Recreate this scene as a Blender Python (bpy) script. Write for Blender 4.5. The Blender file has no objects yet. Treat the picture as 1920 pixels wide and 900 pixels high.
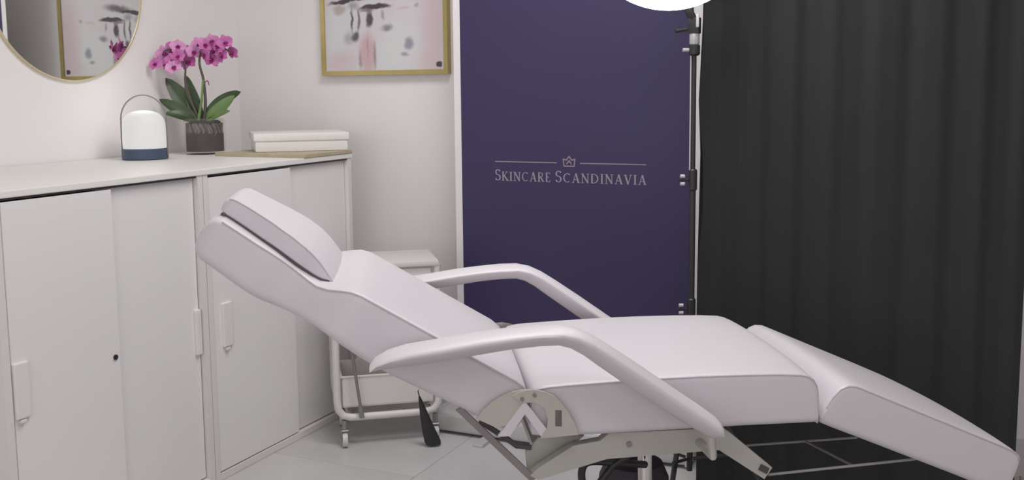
import bpy, bmesh, math, random
from mathutils import Vector, Matrix
random.seed(7)
scene = bpy.context.scene
COL = scene.collection
PI = math.pi

# ------------------------------------------------------------------ camera
cam_d = bpy.data.cameras.new('camera')
cam = bpy.data.objects.new('camera', cam_d)
COL.objects.link(cam)
cam_d.sensor_width = 36.0
cam_d.lens = 36.0 * 1876.0 / 1920.0
cam_d.shift_y = -60.0 / 1920.0
cam_d.clip_start = 0.05
_R = Vector((0.91200761, 0.41006474, -0.00943492))
_U = Vector((-0.03921905, 0.11007615, 0.99314909))
_F = Vector((-0.40829399, 0.9053895, -0.11647263))
cam.matrix_world = Matrix(((_R.x, _U.x, -_F.x, 0.0), (_R.y, _U.y, -_F.y, 0.0), (_R.z, _U.z, -_F.z, 1.25), (0, 0, 0, 1)))
scene.camera = cam
scene.view_settings.view_transform = 'Standard'
scene.view_settings.look = 'None'
scene.view_settings.gamma = 1.0
scene.view_settings.use_curve_mapping = False
scene.view_settings.exposure = -0.10

# ------------------------------------------------------------------ world and room lights
world = bpy.data.worlds.new('world')
scene.world = world
world.use_nodes = True
world.node_tree.nodes['Background'].inputs[0].default_value = (0.9, 0.9, 1.0, 1)
world.node_tree.nodes['Background'].inputs[1].default_value = 0.05


def area(name, loc, sx, sy, power, col, rot=(0, 0, 0)):
    d = bpy.data.lights.new(name, 'AREA')
    d.shape = 'RECTANGLE'
    d.size = sx
    d.size_y = sy
    d.energy = power
    d.color = col
    o = bpy.data.objects.new(name, d)
    COL.objects.link(o)
    o.location = loc
    o.rotation_euler = rot
    return o


area('ceiling_panel_light', (-0.95, 2.40, 2.56), 1.2, 0.6, 30, (1.0, 0.99, 0.97))
area('ceiling_panel_light', (0.10, 0.60, 2.56), 1.2, 0.6, 12, (1.0, 0.98, 0.98))
area('ceiling_panel_light', (-0.6, -1.2, 2.56), 1.2, 0.6, 14, (1.0, 0.98, 0.98))
# unseen wide area light added behind the viewer as soft fill
area('front_fill_light', (-0.5, -2.34, 1.45), 3.4, 1.7, 25, (0.985, 0.985, 1.0), (PI / 2, 0, 0))

# ------------------------------------------------------------------ materials


def mat(name, col, rough=0.5, metal=0.0, var=0.0, vscale=6.0, bump=0.0, bscale=60.0, emit=None, estr=0.0, spec=0.5, trans=0.0, alpha=1.0, coat=0.0):
    m = bpy.data.materials.new(name)
    m.use_nodes = True
    nt = m.node_tree
    b = nt.nodes['Principled BSDF']
    b.inputs['Base Color'].default_value = (*col, 1)
    b.inputs['Roughness'].default_value = rough
    b.inputs['Metallic'].default_value = metal
    b.inputs['Specular IOR Level'].default_value = spec
    b.inputs['Transmission Weight'].default_value = trans
    b.inputs['Alpha'].default_value = alpha
    b.inputs['Coat Weight'].default_value = coat
    if emit:
        b.inputs['Emission Color'].default_value = (*emit, 1)
        b.inputs['Emission Strength'].default_value = estr
    tc = nt.nodes.new('ShaderNodeTexCoord')
    if var > 0:
        n = nt.nodes.new('ShaderNodeTexNoise')
        n.inputs['Scale'].default_value = vscale
        n.inputs['Detail'].default_value = 4
        nt.links.new(tc.outputs['Object'], n.inputs['Vector'])
        r = nt.nodes.new('ShaderNodeValToRGB')
        r.color_ramp.elements[0].position = 0.3
        r.color_ramp.elements[1].position = 0.7
        r.color_ramp.elements[0].color = (*[max(0, c * (1 - var)) for c in col], 1)
        r.color_ramp.elements[1].color = (*[min(1, c * (1 + var)) for c in col], 1)
        nt.links.new(n.outputs['Fac'], r.inputs['Fac'])
        nt.links.new(r.outputs['Color'], b.inputs['Base Color'])
    if bump > 0:
        n = nt.nodes.new('ShaderNodeTexNoise')
        n.inputs['Scale'].default_value = bscale
        n.inputs['Detail'].default_value = 3
        nt.links.new(tc.outputs['Object'], n.inputs['Vector'])
        bp = nt.nodes.new('ShaderNodeBump')
        bp.inputs['Strength'].default_value = bump
        bp.inputs['Distance'].default_value = 0.002
        nt.links.new(n.outputs['Fac'], bp.inputs['Height'])
        nt.links.new(bp.outputs['Normal'], b.inputs['Normal'])
    return m


M = {}
M['wall'] = mat('painted_wall', (0.88, 0.85, 0.848), 0.75, var=0.010, vscale=3, bump=0.08, bscale=180)
M['ceiling'] = mat('ceiling_paint', (0.78, 0.76, 0.75), 0.8, var=0.01)
M['trim'] = mat('white_trim', (0.66, 0.62, 0.62), 0.5, var=0.01)
M['tile'] = mat('grey_floor_tile', (0.57, 0.55, 0.555), 0.33, var=0.10, vscale=2.2, bump=0.05, bscale=40)
M['grout'] = mat('grout', (0.45, 0.43, 0.42), 0.9, var=0.05, vscale=20)
M['cab'] = mat('white_laminate', (0.83, 0.805, 0.81), 0.45, var=0.008, vscale=2)
M['cabtop'] = mat('white_worktop', (0.83, 0.81, 0.785), 0.42, var=0.008, vscale=2)
M['cabedge'] = mat('white_cabinet_edge', (0.77, 0.73, 0.72), 0.45, var=0.008, vscale=2)
M['handle'] = mat('white_plastic_handle', (0.80, 0.775, 0.77), 0.4, var=0.01)
M['black'] = mat('black_plastic', (0.022, 0.022, 0.022), 0.45, var=0.05)
M['darkgrey'] = mat('dark_grey', (0.06, 0.055, 0.06), 0.5, var=0.05)
M['vinyl'] = mat('white_vinyl', (0.625, 0.592, 0.622), 0.42, var=0.008, vscale=4, bump=0.12, bscale=220)
M['piping'] = mat('lilac_grey_piping', (0.50, 0.465, 0.50), 0.5, var=0.02)
M['gapdark'] = mat('dark_seam', (0.10, 0.085, 0.10), 0.7, var=0.05)
M['steel'] = mat('satin_nickel', (0.50, 0.485, 0.44), 0.42, metal=0.45, var=0.04, vscale=12)
M['framegrey'] = mat('grey_painted_steel', (0.42, 0.41, 0.375), 0.5, metal=0.15, var=0.04, vscale=9)
M['chrome'] = mat('chrome', (0.62, 0.60, 0.60), 0.16, metal=1.0, var=0.02)
M['rod'] = mat('brownish_steel', (0.26, 0.235, 0.235), 0.4, metal=0.4, var=0.04)
M['rodgrey'] = mat('dull_grey_rod', (0.30, 0.28, 0.29), 0.6, var=0.05)
M['plum'] = mat('dark_plum_rubber', (0.035, 0.025, 0.038), 0.5, var=0.06)
M['gold'] = mat('brushed_brass', (0.50, 0.41, 0.17), 0.36, metal=0.55, var=0.06, vscale=18)
M['palegold'] = mat('pale_brass', (0.70, 0.62, 0.42), 0.4, metal=0.4, var=0.03)
M['navy'] = mat('navy_print', (0.038, 0.029, 0.092), 0.55, var=0.02, vscale=2)
M['bannerwhite'] = mat('white_banner_edge', (0.80, 0.765, 0.77), 0.5, var=0.008)
M['silver'] = mat('anodised_aluminium', (0.60, 0.60, 0.60), 0.35, metal=0.35, var=0.02)
M['letter'] = mat('pale_lilac_lettering', (0.34, 0.30, 0.36), 0.5, var=0.02)
M['line'] = mat('rose_lettering', (0.30, 0.235, 0.28), 0.5, var=0.02)
M['curtain'] = mat('black_curtain', (0.031, 0.031, 0.032), 0.85, var=0.06, vscale=5, bump=0.1, bscale=400, spec=0.2)
M['ringlight'] = mat('lit_diffuser', (0.2, 0.2, 0.2), 0.6, emit=(0.97, 0.985, 1.0), estr=9.0, var=0.005)
M['globe'] = mat('lit_opal_glass', (0.3, 0.3, 0.3), 0.5, emit=(1.0, 1.0, 0.995), estr=0.52, var=0.005)
M['slate'] = mat('slate_blue_metal', (0.060, 0.085, 0.145), 0.45, var=0.05)
M['handlebrown'] = mat('grey_brown_wire', (0.24, 0.215, 0.22), 0.45, var=0.03)
M['leaf'] = mat('orchid_leaf', (0.042, 0.075, 0.028), 0.38, var=0.28, vscale=16)
M['leafpale'] = mat('orchid_leaf_pale', (0.15, 0.25, 0.085), 0.4, var=0.2, vscale=16)
M['stem'] = mat('orchid_stem', (0.10, 0.075, 0.07), 0.5, var=0.15, vscale=20)
M['petal'] = mat('pink_petal', (0.62, 0.175, 0.47), 0.5, var=0.28, vscale=30)
M['petalpale'] = mat('pale_pink_petal', (0.72, 0.32, 0.60), 0.5, var=0.22, vscale=30)
M['lip'] = mat('magenta_lip', (0.36, 0.035, 0.20), 0.5, var=0.2, vscale=40)
M['bark'] = mat('orchid_bark', (0.026, 0.017, 0.018), 0.9, var=0.6, vscale=30, bump=0.6, bscale=60)
M['roots'] = mat('grey_green_roots', (0.15, 0.14, 0.125), 0.8, var=0.4, vscale=40)
M['wood'] = mat('pale_wood', (0.46, 0.395, 0.27), 0.5, var=0.12, vscale=14)
M['cart'] = mat('white_powder_coat', (0.68, 0.65, 0.64), 0.42, var=0.01)
M['wheel'] = mat('white_wheel', (0.62, 0.60, 0.60), 0.4, var=0.02)
M['greymetal'] = mat('grey_caster_metal', (0.28, 0.27, 0.27), 0.4, metal=0.4, var=0.05)
M['labelgrey'] = mat('grey_sticker', (0.13, 0.12, 0.12), 0.5, var=0.1, vscale=90)

m = bpy.data.materials.new('mirror_glass')
m.use_nodes = True
b = m.node_tree.nodes['Principled BSDF']
b.inputs['Base Color'].default_value = (0.80, 0.82, 0.80, 1)
b.inputs['Metallic'].default_value = 1.0
b.inputs['Roughness'].default_value = 0.015
M['mirror'] = m

m = bpy.data.materials.new('smoky_pot_glass')
m.use_nodes = True
b = m.node_tree.nodes['Principled BSDF']
b.inputs['Base Color'].default_value = (0.40, 0.38, 0.37, 1)
b.inputs['Roughness'].default_value = 0.12
b.inputs['Alpha'].default_value = 0.10
M['glass'] = m

# ------------------------------------------------------------------ mesh helpers


class MB:
    def __init__(s):
        s.v = []
        s.f = []

    def add(s, vs, fs):
        o = len(s.v)
        s.v += [tuple(p) for p in vs]
        s.f += [tuple(i + o for i in f) for f in fs]
        return s

    def box(s, x0, x1, y0, y1, z0, z1):
        return s.add([(x0, y0, z0), (x1, y0, z0), (x1, y1, z0), (x0, y1, z0), (x0, y0, z1), (x1, y0, z1), (x1, y1, z1), (x0, y1, z1)],
                     [(0, 3, 2, 1), (4, 5, 6, 7), (0, 1, 5, 4), (1, 2, 6, 5), (2, 3, 7, 6), (3, 0, 4, 7)])

    def bbox(s, x0, x1, y0, y1, z0, z1, c=0.003, seg=2):
        """box with rounded edges"""
        bm = bmesh.new()
        bmesh.ops.create_cube(bm, size=1)
        for p in bm.verts:
            p.co = Vector(((x0 + x1) / 2 + p.co.x * (x1 - x0), (y0 + y1) / 2 + p.co.y * (y1 - y0), (z0 + z1) / 2 + p.co.z * (z1 - z0)))
        bmesh.ops.bevel(bm, geom=bm.edges[:], offset=c, segments=seg, profile=0.6, affect='EDGES')
        bm.verts.index_update()
        s.add([p.co.copy() for p in bm.verts], [[q.index for q in f.verts] for f in bm.faces])
        bm.free()
        return s

    def loft(s, rings, closed=True, cap=True):
        n = len(rings[0])
        vs = [p for r in rings for p in r]
        fs = []
        for i in range(len(rings) - 1):
            for j in range(n if closed else n - 1):
                k = (j + 1) % n
                fs.append((i * n + j, i * n + k, (i + 1) * n + k, (i + 1) * n + j))
        if cap:
            fs.append(tuple(range(n - 1, -1, -1)))
            fs.append(tuple((len(rings) - 1) * n + j for j in range(n)))
        return s.add(vs, fs)

    def tube(s, pts, r, seg=8, closed=False, cap=True):
        pts = [Vector(p) for p in pts]
        n = len(pts)
        rings = []
        prev = None
        for i, p in enumerate(pts):
            if closed:
                t = pts[(i + 1) % n] - pts[i - 1]
            else:
                t = pts[min(i + 1, n - 1)] - pts[max(i - 1, 0)]
            t.normalize()
            if prev is None:
                a = Vector((0, 0, 1)) if abs(t.z) < 0.9 else Vector((1, 0, 0))
                nrm = (a - t * a.dot(t)).normalized()
            else:
                nrm = (prev - t * prev.dot(t)).normalized()
            prev = nrm
            bn = t.cross(nrm)
            rr = r[i] if isinstance(r, (list, tuple)) else r
            rings.append([p + nrm * rr * math.cos(2 * PI * k / seg) + bn * rr * math.sin(2 * PI * k / seg) for k in range(seg)])
        if closed:
            rings.append(rings[0])
        return s.loft(rings, True, cap and not closed)

    def lathe(s, prof, seg=32, c=(0, 0, 0)):
        rings = [[(c[0] + r * math.cos(2 * PI * k / seg), c[1] + r * math.sin(2 * PI * k / seg), c[2] + z) for k in range(seg)] for r, z in prof]
        return s.loft(rings)

    def cyl(s, p0, p1, r, seg=16):
        return s.tube([p0, p1], r, seg)

    def prism(s, poly, fn, a, bb):
        """polygon poly [(p,q)] extruded between a and bb; fn(p,q,t)->xyz"""
        n = len(poly)
        vs = [fn(p, q, a) for p, q in poly] + [fn(p, q, bb) for p, q in poly]
        fs = [tuple(range(n)), tuple(range(2 * n - 1, n - 1, -1))] + [(i, i + n, (i + 1) % n + n, (i + 1) % n) for i in range(n)]
        return s.add(vs, fs)

    def mesh(s, name, smooth=False, angle=40):
        me = bpy.data.meshes.new(name)
        me.from_pydata(s.v, [], s.f)
        bm = bmesh.new()
        bm.from_mesh(me)
        bmesh.ops.recalc_face_normals(bm, faces=bm.faces)
        if smooth:
            lim = math.radians(angle)
            for f in bm.faces:
                f.smooth = True
            for e in bm.edges:
                if len(e.link_faces) == 2 and e.calc_face_angle(0) > lim:
                    e.smooth = False
        bm.to_mesh(me)
        bm.free()
        return me

    def build(s, name, material, parent=None, smooth=False, angle=40):
        me = s.mesh(name, smooth, angle)
        me.materials.append(M[material] if isinstance(material, str) else material)
        return link(name, me, parent)


def link(name, me, parent=None):
    o = bpy.data.objects.new(name, me)
    COL.objects.link(o)
    if parent is not None:
        o.parent = parent
    return o


def tag(o, label=None, cat=None, group=None, kind=None):
    if label:
        o['label'] = label
    if cat:
        o['category'] = cat
    if group:
        o['group'] = group
    if kind:
        o['kind'] = kind
    return o


def thing(name, label, cat, loc=(0, 0, 0), rz=0.0, group=None):
    o = bpy.data.objects.new(name, None)
    o.empty_display_size = 0.1
    COL.objects.link(o)
    o.location = loc
    o.rotation_euler = (0, 0, rz)
    return tag(o, label, cat, group)


def smooth01(x):
    x = max(0.0, min(1.0, x))
    return x * x * (3 - 2 * x)


def interp(tab, x):
    if x <= tab[0][0]:
        return tab[0][1]
    for (a, va), (c, vc) in zip(tab, tab[1:]):
        if x <= c:
            return va + (vc - va) * smooth01((x - a) / (c - a))
    return tab[-1][1]


# ------------------------------------------------------------------ the room
XL, XR, YB, YF, ZC = -2.88, 2.2, 3.51, -2.4, 2.6
tag(MB().box(XL - 0.1, XL, YF, YB + 0.1, -0.05, ZC).build('wall_left', 'wall'), 'pale painted wall behind the cabinets and the round mirror', kind='structure')
tag(MB().box(XL, XR, YB, YB + 0.1, -0.05, ZC).build('wall_back', 'wall'), 'pale painted wall carrying the framed picture', kind='structure')
tag(MB().box(XR, XR + 0.1, YF, YB + 0.1, -0.05, ZC).build('wall_right', 'wall'), 'pale painted wall on the right of the room', kind='structure')
tag(MB().box(XL - 0.1, XR + 0.1, YF - 0.1, YF, -0.05, ZC).build('wall_front', 'wall'), 'pale painted wall behind the viewer', kind='structure')
tag(MB().box(XL - 0.1, XR + 0.1, YF - 0.1, YB + 0.1, ZC, ZC + 0.08).build('ceiling', 'ceiling'), 'plain white ceiling of the treatment room', kind='structure')
tag(MB().box(XL, XR, YB - 0.014, YB, 0.0, 0.12).build('baseboard_back', 'trim'), 'pale skirting board along the back wall', kind='structure')
floor = tag(MB().box(XL - 0.1, XR + 0.1, YF - 0.1, YB + 0.1, -0.06, -0.0025).build('floor', 'grout'), 'grey tiled floor with fine joints', kind='structure')
T = 0.6
tile_me = MB().bbox(0.0015, T - 0.0015, 0.0015, T - 0.0015, -0.012, 0.0, 0.0012, 1).mesh('tile')
tile_me.materials.append(M['tile'])
x0 = -1.59 - T * 3
y0 = 2.735 - T * 9
for i in range(10):
    for j in range(12):
        if x0 + i * T > XR or y0 + j * T > YB or x0 + (i + 1) * T < XL or y0 + (j + 1) * T < YF:
            continue
        t = link('tile', tile_me, floor)
        t.location = (x0 + i * T, y0 + j * T, 0)

# ------------------------------------------------------------------ cabinets along the left wall
XF = -2.151          # plane of the cabinet fronts
ZT = 0.998           # underside of the worktop
XBK = XL + 0.004


def cabinet(label, ya, yb, ysplit, lock, hy0):
    t = thing('sliding_door_cabinet', label, 'cabinet', (XF, ya, 0))
    w = yb - ya
    d = XBK - XF      # negative, back of the cabinet
    body = MB()
    st = 0.022
    body.box(d, 0, 0, st, 0, ZT)                    # side panels reach the front
    body.box(d, 0, w - st, w, 0, ZT)
    body.box(d, d + 0.015, st, w - st, 0, ZT)       # back
    body.box(d, -0.035, st, w - st, 0.03, 0.05)     # bottom
    body.box(d, -0.035, st, w - st, 0.50, 0.52)     # shelf
    body.build('body', 'cabedge', t)
    MB().bbox(-0.05, -0.001, st, w - st, 0.0, 0.026, 0.003).build('plinth', 'cabedge', t)
    MB().box(-0.028, -0.004, st, w - st, ZT - 0.006, ZT).build('door_track', 'darkgrey', t)
    ys = ysplit - ya
    # front sliding door on the viewer's left, rear one behind it
    a = MB().bbox(-0.016, -0.002, st + 0.004, ys, 0.030, ZT - 0.010, 0.0015, 1).build('door', 'cab', t)
    c = MB().bbox(-0.031, -0.0165, ys - 0.04, w - st - 0.003, 0.030, ZT - 0.007, 0.0015, 1).build('door', 'cab', t)
    h = MB()
    h.bbox(-0.004, 0.007, hy0 - ya, hy0 - ya + 0.045, 0.435, 0.580, 0.004)
    h.build('handle', 'handle', a)
    MB().bbox(-0.002, 0.008, hy0 - ya + 0.010, hy0 - ya + 0.028, 0.424, 0.433, 0.002).build('handle_lip', 'cabedge', a)
    h = MB().bbox(-0.018, -0.005, w - st - 0.026, w - st - 0.003, 0.435, 0.580, 0.004)
    h.build('handle', 'handle', c)
    if lock:
        MB().tube([(-0.004, lock - ya, 0.515), (0.0015, lock - ya, 0.515)], 0.0075, 16).build('lock', 'black', a)
    return t


cabinet('white sliding door cabinet with a black keyhole, nearest the viewer on the left', 1.686, 2.430, 2.066, 2.047, 1.712)
cabinet('white sliding door cabinet behind the chair headrest, ending near the back wall', 2.432, 3.262, 2.881, None, 2.492)
wt = MB().bbox(XBK, XF + 0.004, 1.682, 3.266, ZT, ZT + 0.019, 0.003).build('worktop', 'cabtop')
tag(wt, 'long white worktop running across both sliding door cabinets', 'worktop')
ZW = ZT + 0.019

# ------------------------------------------------------------------ mirror on the left wall
t = thing('round_mirror', 'round wall mirror with a thin brass rim reflecting the picture', 'mirror', (XL, 2.615, 1.636))
n = 96
rings = []
for r, xx in ((0.340, 0.0), (0.340, 0.012), (0.335, 0.012), (0.335, 0.008)):
    rings.append([(xx, r * math.cos(2 * PI * k / n), r * math.sin(2 * PI * k / n)) for k in range(n)])
MB().loft(rings, cap=False).build('rim', 'palegold', t, True, 30)
MB().loft([[(xx, 0.3355 * math.cos(2 * PI * k / n), 0.3355 * math.sin(2 * PI * k / n)) for k in range(n)] for xx in (0.002, 0.009)]).build('glass', 'mirror', t)

# ------------------------------------------------------------------ framed picture on the back wall


def painting_material(W, Hh):
    m = bpy.data.materials.new('abstract_painting')
    m.use_nodes = True
    nt = m.node_tree
    N, L = nt.nodes, nt.links
    bs = N['Principled BSDF']
    bs.inputs['Roughness'].default_value = 0.55
    tc = N.new('ShaderNodeTexCoord')
    nz = N.new('ShaderNodeTexNoise')
    nz.inputs['Scale'].default_value = 22
    nz.inputs['Detail'].default_value = 5
    L.new(tc.outputs['Object'], nz.inputs['Vector'])
    sub = N.new('ShaderNodeVectorMath')
    sub.operation = 'SUBTRACT'
    L.new(nz.outputs['Color'], sub.inputs[0])
    sub.inputs[1].default_value = (0.5, 0.5, 0.5)
    sc = N.new('ShaderNodeVectorMath')
    sc.operation = 'SCALE'
    L.new(sub.outputs[0], sc.inputs[0])
    sc.inputs['Scale'].default_value = 0.032
    ad = N.new('ShaderNodeVectorMath')
    ad.operation = 'ADD'
    L.new(tc.outputs['Object'], ad.inputs[0])
    L.new(sc.outputs[0], ad.inputs[1])
    n2 = N.new('ShaderNodeTexNoise')
    n2.inputs['Scale'].default_value = 5
    L.new(tc.outputs['Object'], n2.inputs['Vector'])
    ramp = N.new('ShaderNodeValToRGB')
    ramp.color_ramp.elements[0].position = 0.35
    ramp.color_ramp.elements[0].color = (0.70, 0.64, 0.68, 1)
    ramp.color_ramp.elements[1].position = 0.65
    ramp.color_ramp.elements[1].color = (0.70, 0.71, 0.73, 1)
    L.new(n2.outputs['Fac'], ramp.inputs['Fac'])
    cur = ramp.outputs['Color']

    def blob(cx, cz, rx, rz, col, a, soft=0.5, rot=0.0):
        nonlocal cur
        mp = N.new('ShaderNodeMapping')
        mp.vector_type = 'TEXTURE'
        mp.inputs['Location'].default_value = (cx, 0, cz)
        mp.inputs['Rotation'].default_value = (0, rot, 0)
        mp.inputs['Scale'].default_value = (rx, 1000.0, rz)
        L.new(ad.outputs[0], mp.inputs['Vector'])
        ln = N.new('ShaderNodeVectorMath')
        ln.operation = 'LENGTH'
        L.new(mp.outputs['Vector'], ln.inputs[0])
        mr = N.new('ShaderNodeMapRange')
        mr.interpolation_type = 'SMOOTHSTEP'
        mr.inputs['From Min'].default_value = 1.0 - soft
        mr.inputs['From Max'].default_value = 1.0 + soft * 0.5
        mr.inputs['To Min'].default_value = a
        mr.inputs['To Max'].default_value = 0.0
        L.new(ln.outputs['Value'], mr.inputs['Value'])
        mx = N.new('ShaderNodeMix')
        mx.data_type = 'RGBA'
        L.new(mr.outputs['Result'], mx.inputs['Factor'])
        L.new(cur, mx.inputs['A'])
        mx.inputs['B'].default_value = (*col, 1)
        cur = mx.outputs['Result']

    k = W / 1190.0      # picture study units to metres

    def B(x, y, rx, ry, col, a, soft=0.5, rot=0.0):
        blob((x - 95) * k, (735 - y) * k * 0.85, rx * k, ry * k * 0.85, col, a, soft, rot)
    D = (0.055, 0.035, 0.05)
    G = (0.17, 0.165, 0.205)
    Pk = (0.62, 0.40, 0.43)
    B(1180, 330, 150, 520, (0.68, 0.52, 0.57), 0.75, 0.8)
    B(260, 640, 190, 110, (0.68, 0.53, 0.57), 0.7, 0.9)
    B(1150, 640, 150, 120, (0.68, 0.55, 0.55), 0.5, 0.9)
    B(210, 330, 110, 190, (0.70, 0.72, 0.73), 0.8, 0.9)
    B(800, 520, 170, 200, (0.71, 0.71, 0.72), 0.8, 0.9)
    B(700, -260, 420, 200, (0.70, 0.69, 0.72), 0.7, 0.9)
    B(530, 560, 90, 220, Pk, 0.8, 0.5)
    B(455, 630, 14, 110, D, 0.45, 0.9)
    B(598, 590, 14, 140, D, 0.45, 0.9)
    B(535, 500, 12, 130, (0.42, 0.22, 0.25), 0.5, 0.9)
    B(255, 110, 75, 60, (0.42, 0.35, 0.28), 0.7, 0.6)
    B(340, 400, 60, 70, G, 0.45, 0.9)
    B(320, 22, 195, 25, D, 0.95, 0.4, -0.10)
    B(520, -30, 190, 45, D, 0.8, 0.7, -0.12)
    B(390, 70, 60, 40, G, 0.6, 0.9)
    B(610, 95, 175, 31, D, 0.95, 0.4, -0.03)
    B(530, 130, 85, 25, (0.20, 0.12, 0.18), 0.8, 0.7)
    B(556, 220, 38, 85, D, 0.92, 0.5)
    B(375, 220, 13, 130, D, 0.85, 0.6)
    B(442, 220, 15, 130, D, 0.75, 0.6)
    B(412, 385, 45, 52, D, 0.85, 0.6)
    B(690, 180, 15, 55, G, 0.6, 0.9)
    B(738, 308, 58, 36, G, 0.75, 0.7)
    B(945, 470, 50, 72, (0.25, 0.24, 0.33), 0.8, 0.6)
    B(905, 585, 48, 22, G, 0.6, 0.7)
    B(900, 130, 70, 18, (0.60, 0.40, 0.36), 0.5, 0.8)
    B(1035, 100, 26, 24, (0.32, 0.28, 0.27), 0.6, 0.7)
    B(400, -260, 170, 110, Pk, 0.6, 0.8)
    B(820, -420, 160, 120, G, 0.5, 0.8)
    B(560, -520, 140, 200, (0.42, 0.35, 0.28), 0.5, 0.8)
    B(1242, 683, 34, 30, D, 0.95, 0.35)
    L.new(cur, bs.inputs['Base Color'])
    return m


PX0, PX1, PZ0, PZ1, PD = -2.425, -1.838, 1.318, 2.10, 0.03
t = thing('framed_painting', 'abstract pink, grey and black painting in a gold frame', 'painting', (PX0, YB, PZ0))
W, Hh = PX1 - PX0, PZ1 - PZ0
fw = 0.018
# four mitred frame sides
for a, c in (((0, 0), (W, 0)), ((W, 0), (W, Hh)), ((W, Hh), (0, Hh)), ((0, Hh), (0, 0))):
    ins = {(0, 0): (fw, fw), (W, 0): (W - fw, fw), (W, Hh): (W - fw, Hh - fw), (0, Hh): (fw, Hh - fw)}
    poly = [a, c, ins[c], ins[a]]
    MB().prism(poly, lambda p, q, y: (p, y, q), -PD, -0.001).build('frame_side', 'gold', t)
cv = MB().box(0, W - 2 * fw, 0, 0.006, 0, Hh - 2 * fw).build('canvas', painting_material(W - 2 * fw, Hh - 2 * fw), t)
cv.location = (fw, -0.022, fw)

# ------------------------------------------------------------------ table lamp on the worktop
PSI = math.radians(24.27)
t = thing('cordless_table_lamp', 'lit white dome lamp with slate blue base and wire loop handle', 'lamp', (-2.686, 2.745, ZW), PSI)
rb = 0.080
MB().lathe([(rb - 0.004, 0), (rb, 0.004), (rb, 0.036), (rb - 0.004, 0.040), (0.06, 0.040)], 40).build('base', 'slate', t, True)
prof = [(0.074, 0.040), (0.075, 0.055), (0.074, 0.122)]
for k in range(1, 9):
    a = k * PI / 18
    prof.append((0.074 - 0.048 + 0.048 * math.cos(a), 0.122 + 0.050 * math.sin(a)))
prof += [(0.020, 0.174), (0.004, 0.1755)]
MB().lathe(prof, 40).build('globe', 'globe', t, True, 60)
pts = [(-rb - 0.002, 0, 0.012), (-rb - 0.002, 0, 0.09), (-rb - 0.001, 0, 0.145)]
for k in range(1, 16):
    a = PI - k * PI / 16
    pts.append(((rb + 0.001) * math.cos(a), 0, 0.145 + 0.084 * math.sin(a)))
pts += [(rb + 0.001, 0, 0.145), (rb + 0.002, 0, 0.09), (rb + 0.002, 0, 0.012)]
MB().tube(pts, 0.0030, 8).build('handle', 'handlebrown', t, True)
d = bpy.data.lights.new('lamp_glow', 'POINT')
d.energy = 0.5
d.color = (1, 0.97, 0.93)
d.shadow_soft_size = 0.08
lo = bpy.data.objects.new('lamp_glow', d)
COL.objects.link(lo)
lo.parent = t
lo.location = (0, 0, 0.20)

# ------------------------------------------------------------------ orchid on the worktop
t = thing('potted_orchid', 'pink moth orchid in a smoky glass pot on the worktop', 'orchid', (-2.690, 3.065, ZW), PSI)
k = 0.00206


def op(x, y, dep=0.0):      # study coordinates around the pot foot: x right, y up, dep away
    return Vector(((x - 381) * k, dep, (289 - y) * k))


pr = 0.078
MB().lathe([(pr - 0.006, 0.0), (pr - 0.001, 0.003), (pr, 0.008), (pr, 0.136), (pr - 0.004, 0.138), (pr - 0.005, 0.134), (pr - 0.005, 0.010), (0.01, 0.008)], 36).build('pot', 'glass', t, True)
bm_ = MB()
prof = [(0.012, 0.011), (pr - 0.0075, 0.011), (pr - 0.0075, 0.078), (pr - 0.010, 0.084), (0.05, 0.088), (0.01, 0.090)]
bm_.lathe(prof, 28)
bark = bm_.build('bark', 'bark', t, True)
rt_ = MB()
for q in range(26):        # pale roots curling in the upper half of the pot
    a = q * 2 * PI / 26 + random.uniform(-0.1, 0.1)
    r_ = pr - 0.013
    rt_.tube([(r_ * math.cos(a + 0.25 * e), r_ * math.sin(a + 0.25 * e), z_) for e, z_ in ((0, 0.070), (0.6, 0.088), (0.2, 0.104), (-0.4, 0.118))], random.uniform(0.004, 0.0065), 6)
rt_.lathe([(0.01, 0.086), (pr - 0.018, 0.086), (pr - 0.018, 0.112), (0.01, 0.116)], 24)
rt_.build('roots', 'roots', t, True)
for q in range(40):          # loose bark chips on top
    a = random.random() * 2 * PI
    r = 0.062 * math.sqrt(random.random())
    c = Vector((r * math.cos(a), r * math.sin(a), 0.118 + random.random() * 0.008))
    s_ = 0.006 + random.random() * 0.008
    ch = MB().bbox(-s_, s_, -s_ * 0.6, s_ * 0.6, -s_ * 0.35, s_ * 0.35, s_ * 0.2, 1)
    R_ = Matrix.Rotation(random.random() * 6, 3, 'Z') @ Matrix.Rotation(random.random() - 0.5, 3, 'X')
    ch.v = [tuple(R_ @ Vector(p) + c) for p in ch.v]
    ch.build('bark_chip', 'bark', bark)


def leaf(base, mid, tip, wid, material, up=Vector((0, -0.6, 0.8)), fold=0.25):
    base, mid, tip = Vector(base), Vector(mid), Vector(tip)
    n = 14
    rows = []
    for i in range(n + 1):
        s_ = i / n
        p = base * (1 - s_) ** 2 + mid * 2 * s_ * (1 - s_) + tip * s_ * s_
        tg = ((mid - base) * (1 - s_) + (tip - mid) * s_).normalized()
        side = tg.cross(up).normalized()
        nn = side.cross(tg).normalized()
        w = wid * (math.sin(PI * min(1, 0.12 + 0.88 * s_)) ** 0.6) * (1 - 0.15 * s_) + 0.001
        row = []
        for j in (-1, -0.5, 0, 0.5, 1):
            row.append(p + side * w * j + nn * (abs(j) * w * fold))
        for j in (1, 0.5, 0, -0.5, -1):
            row.append(p + side * w * j * 0.97 + nn * (abs(j) * w * fold - 0.0022))
        rows.append(row)
    MB().loft(rows).build('leaf', material, t, True, 70)


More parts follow.
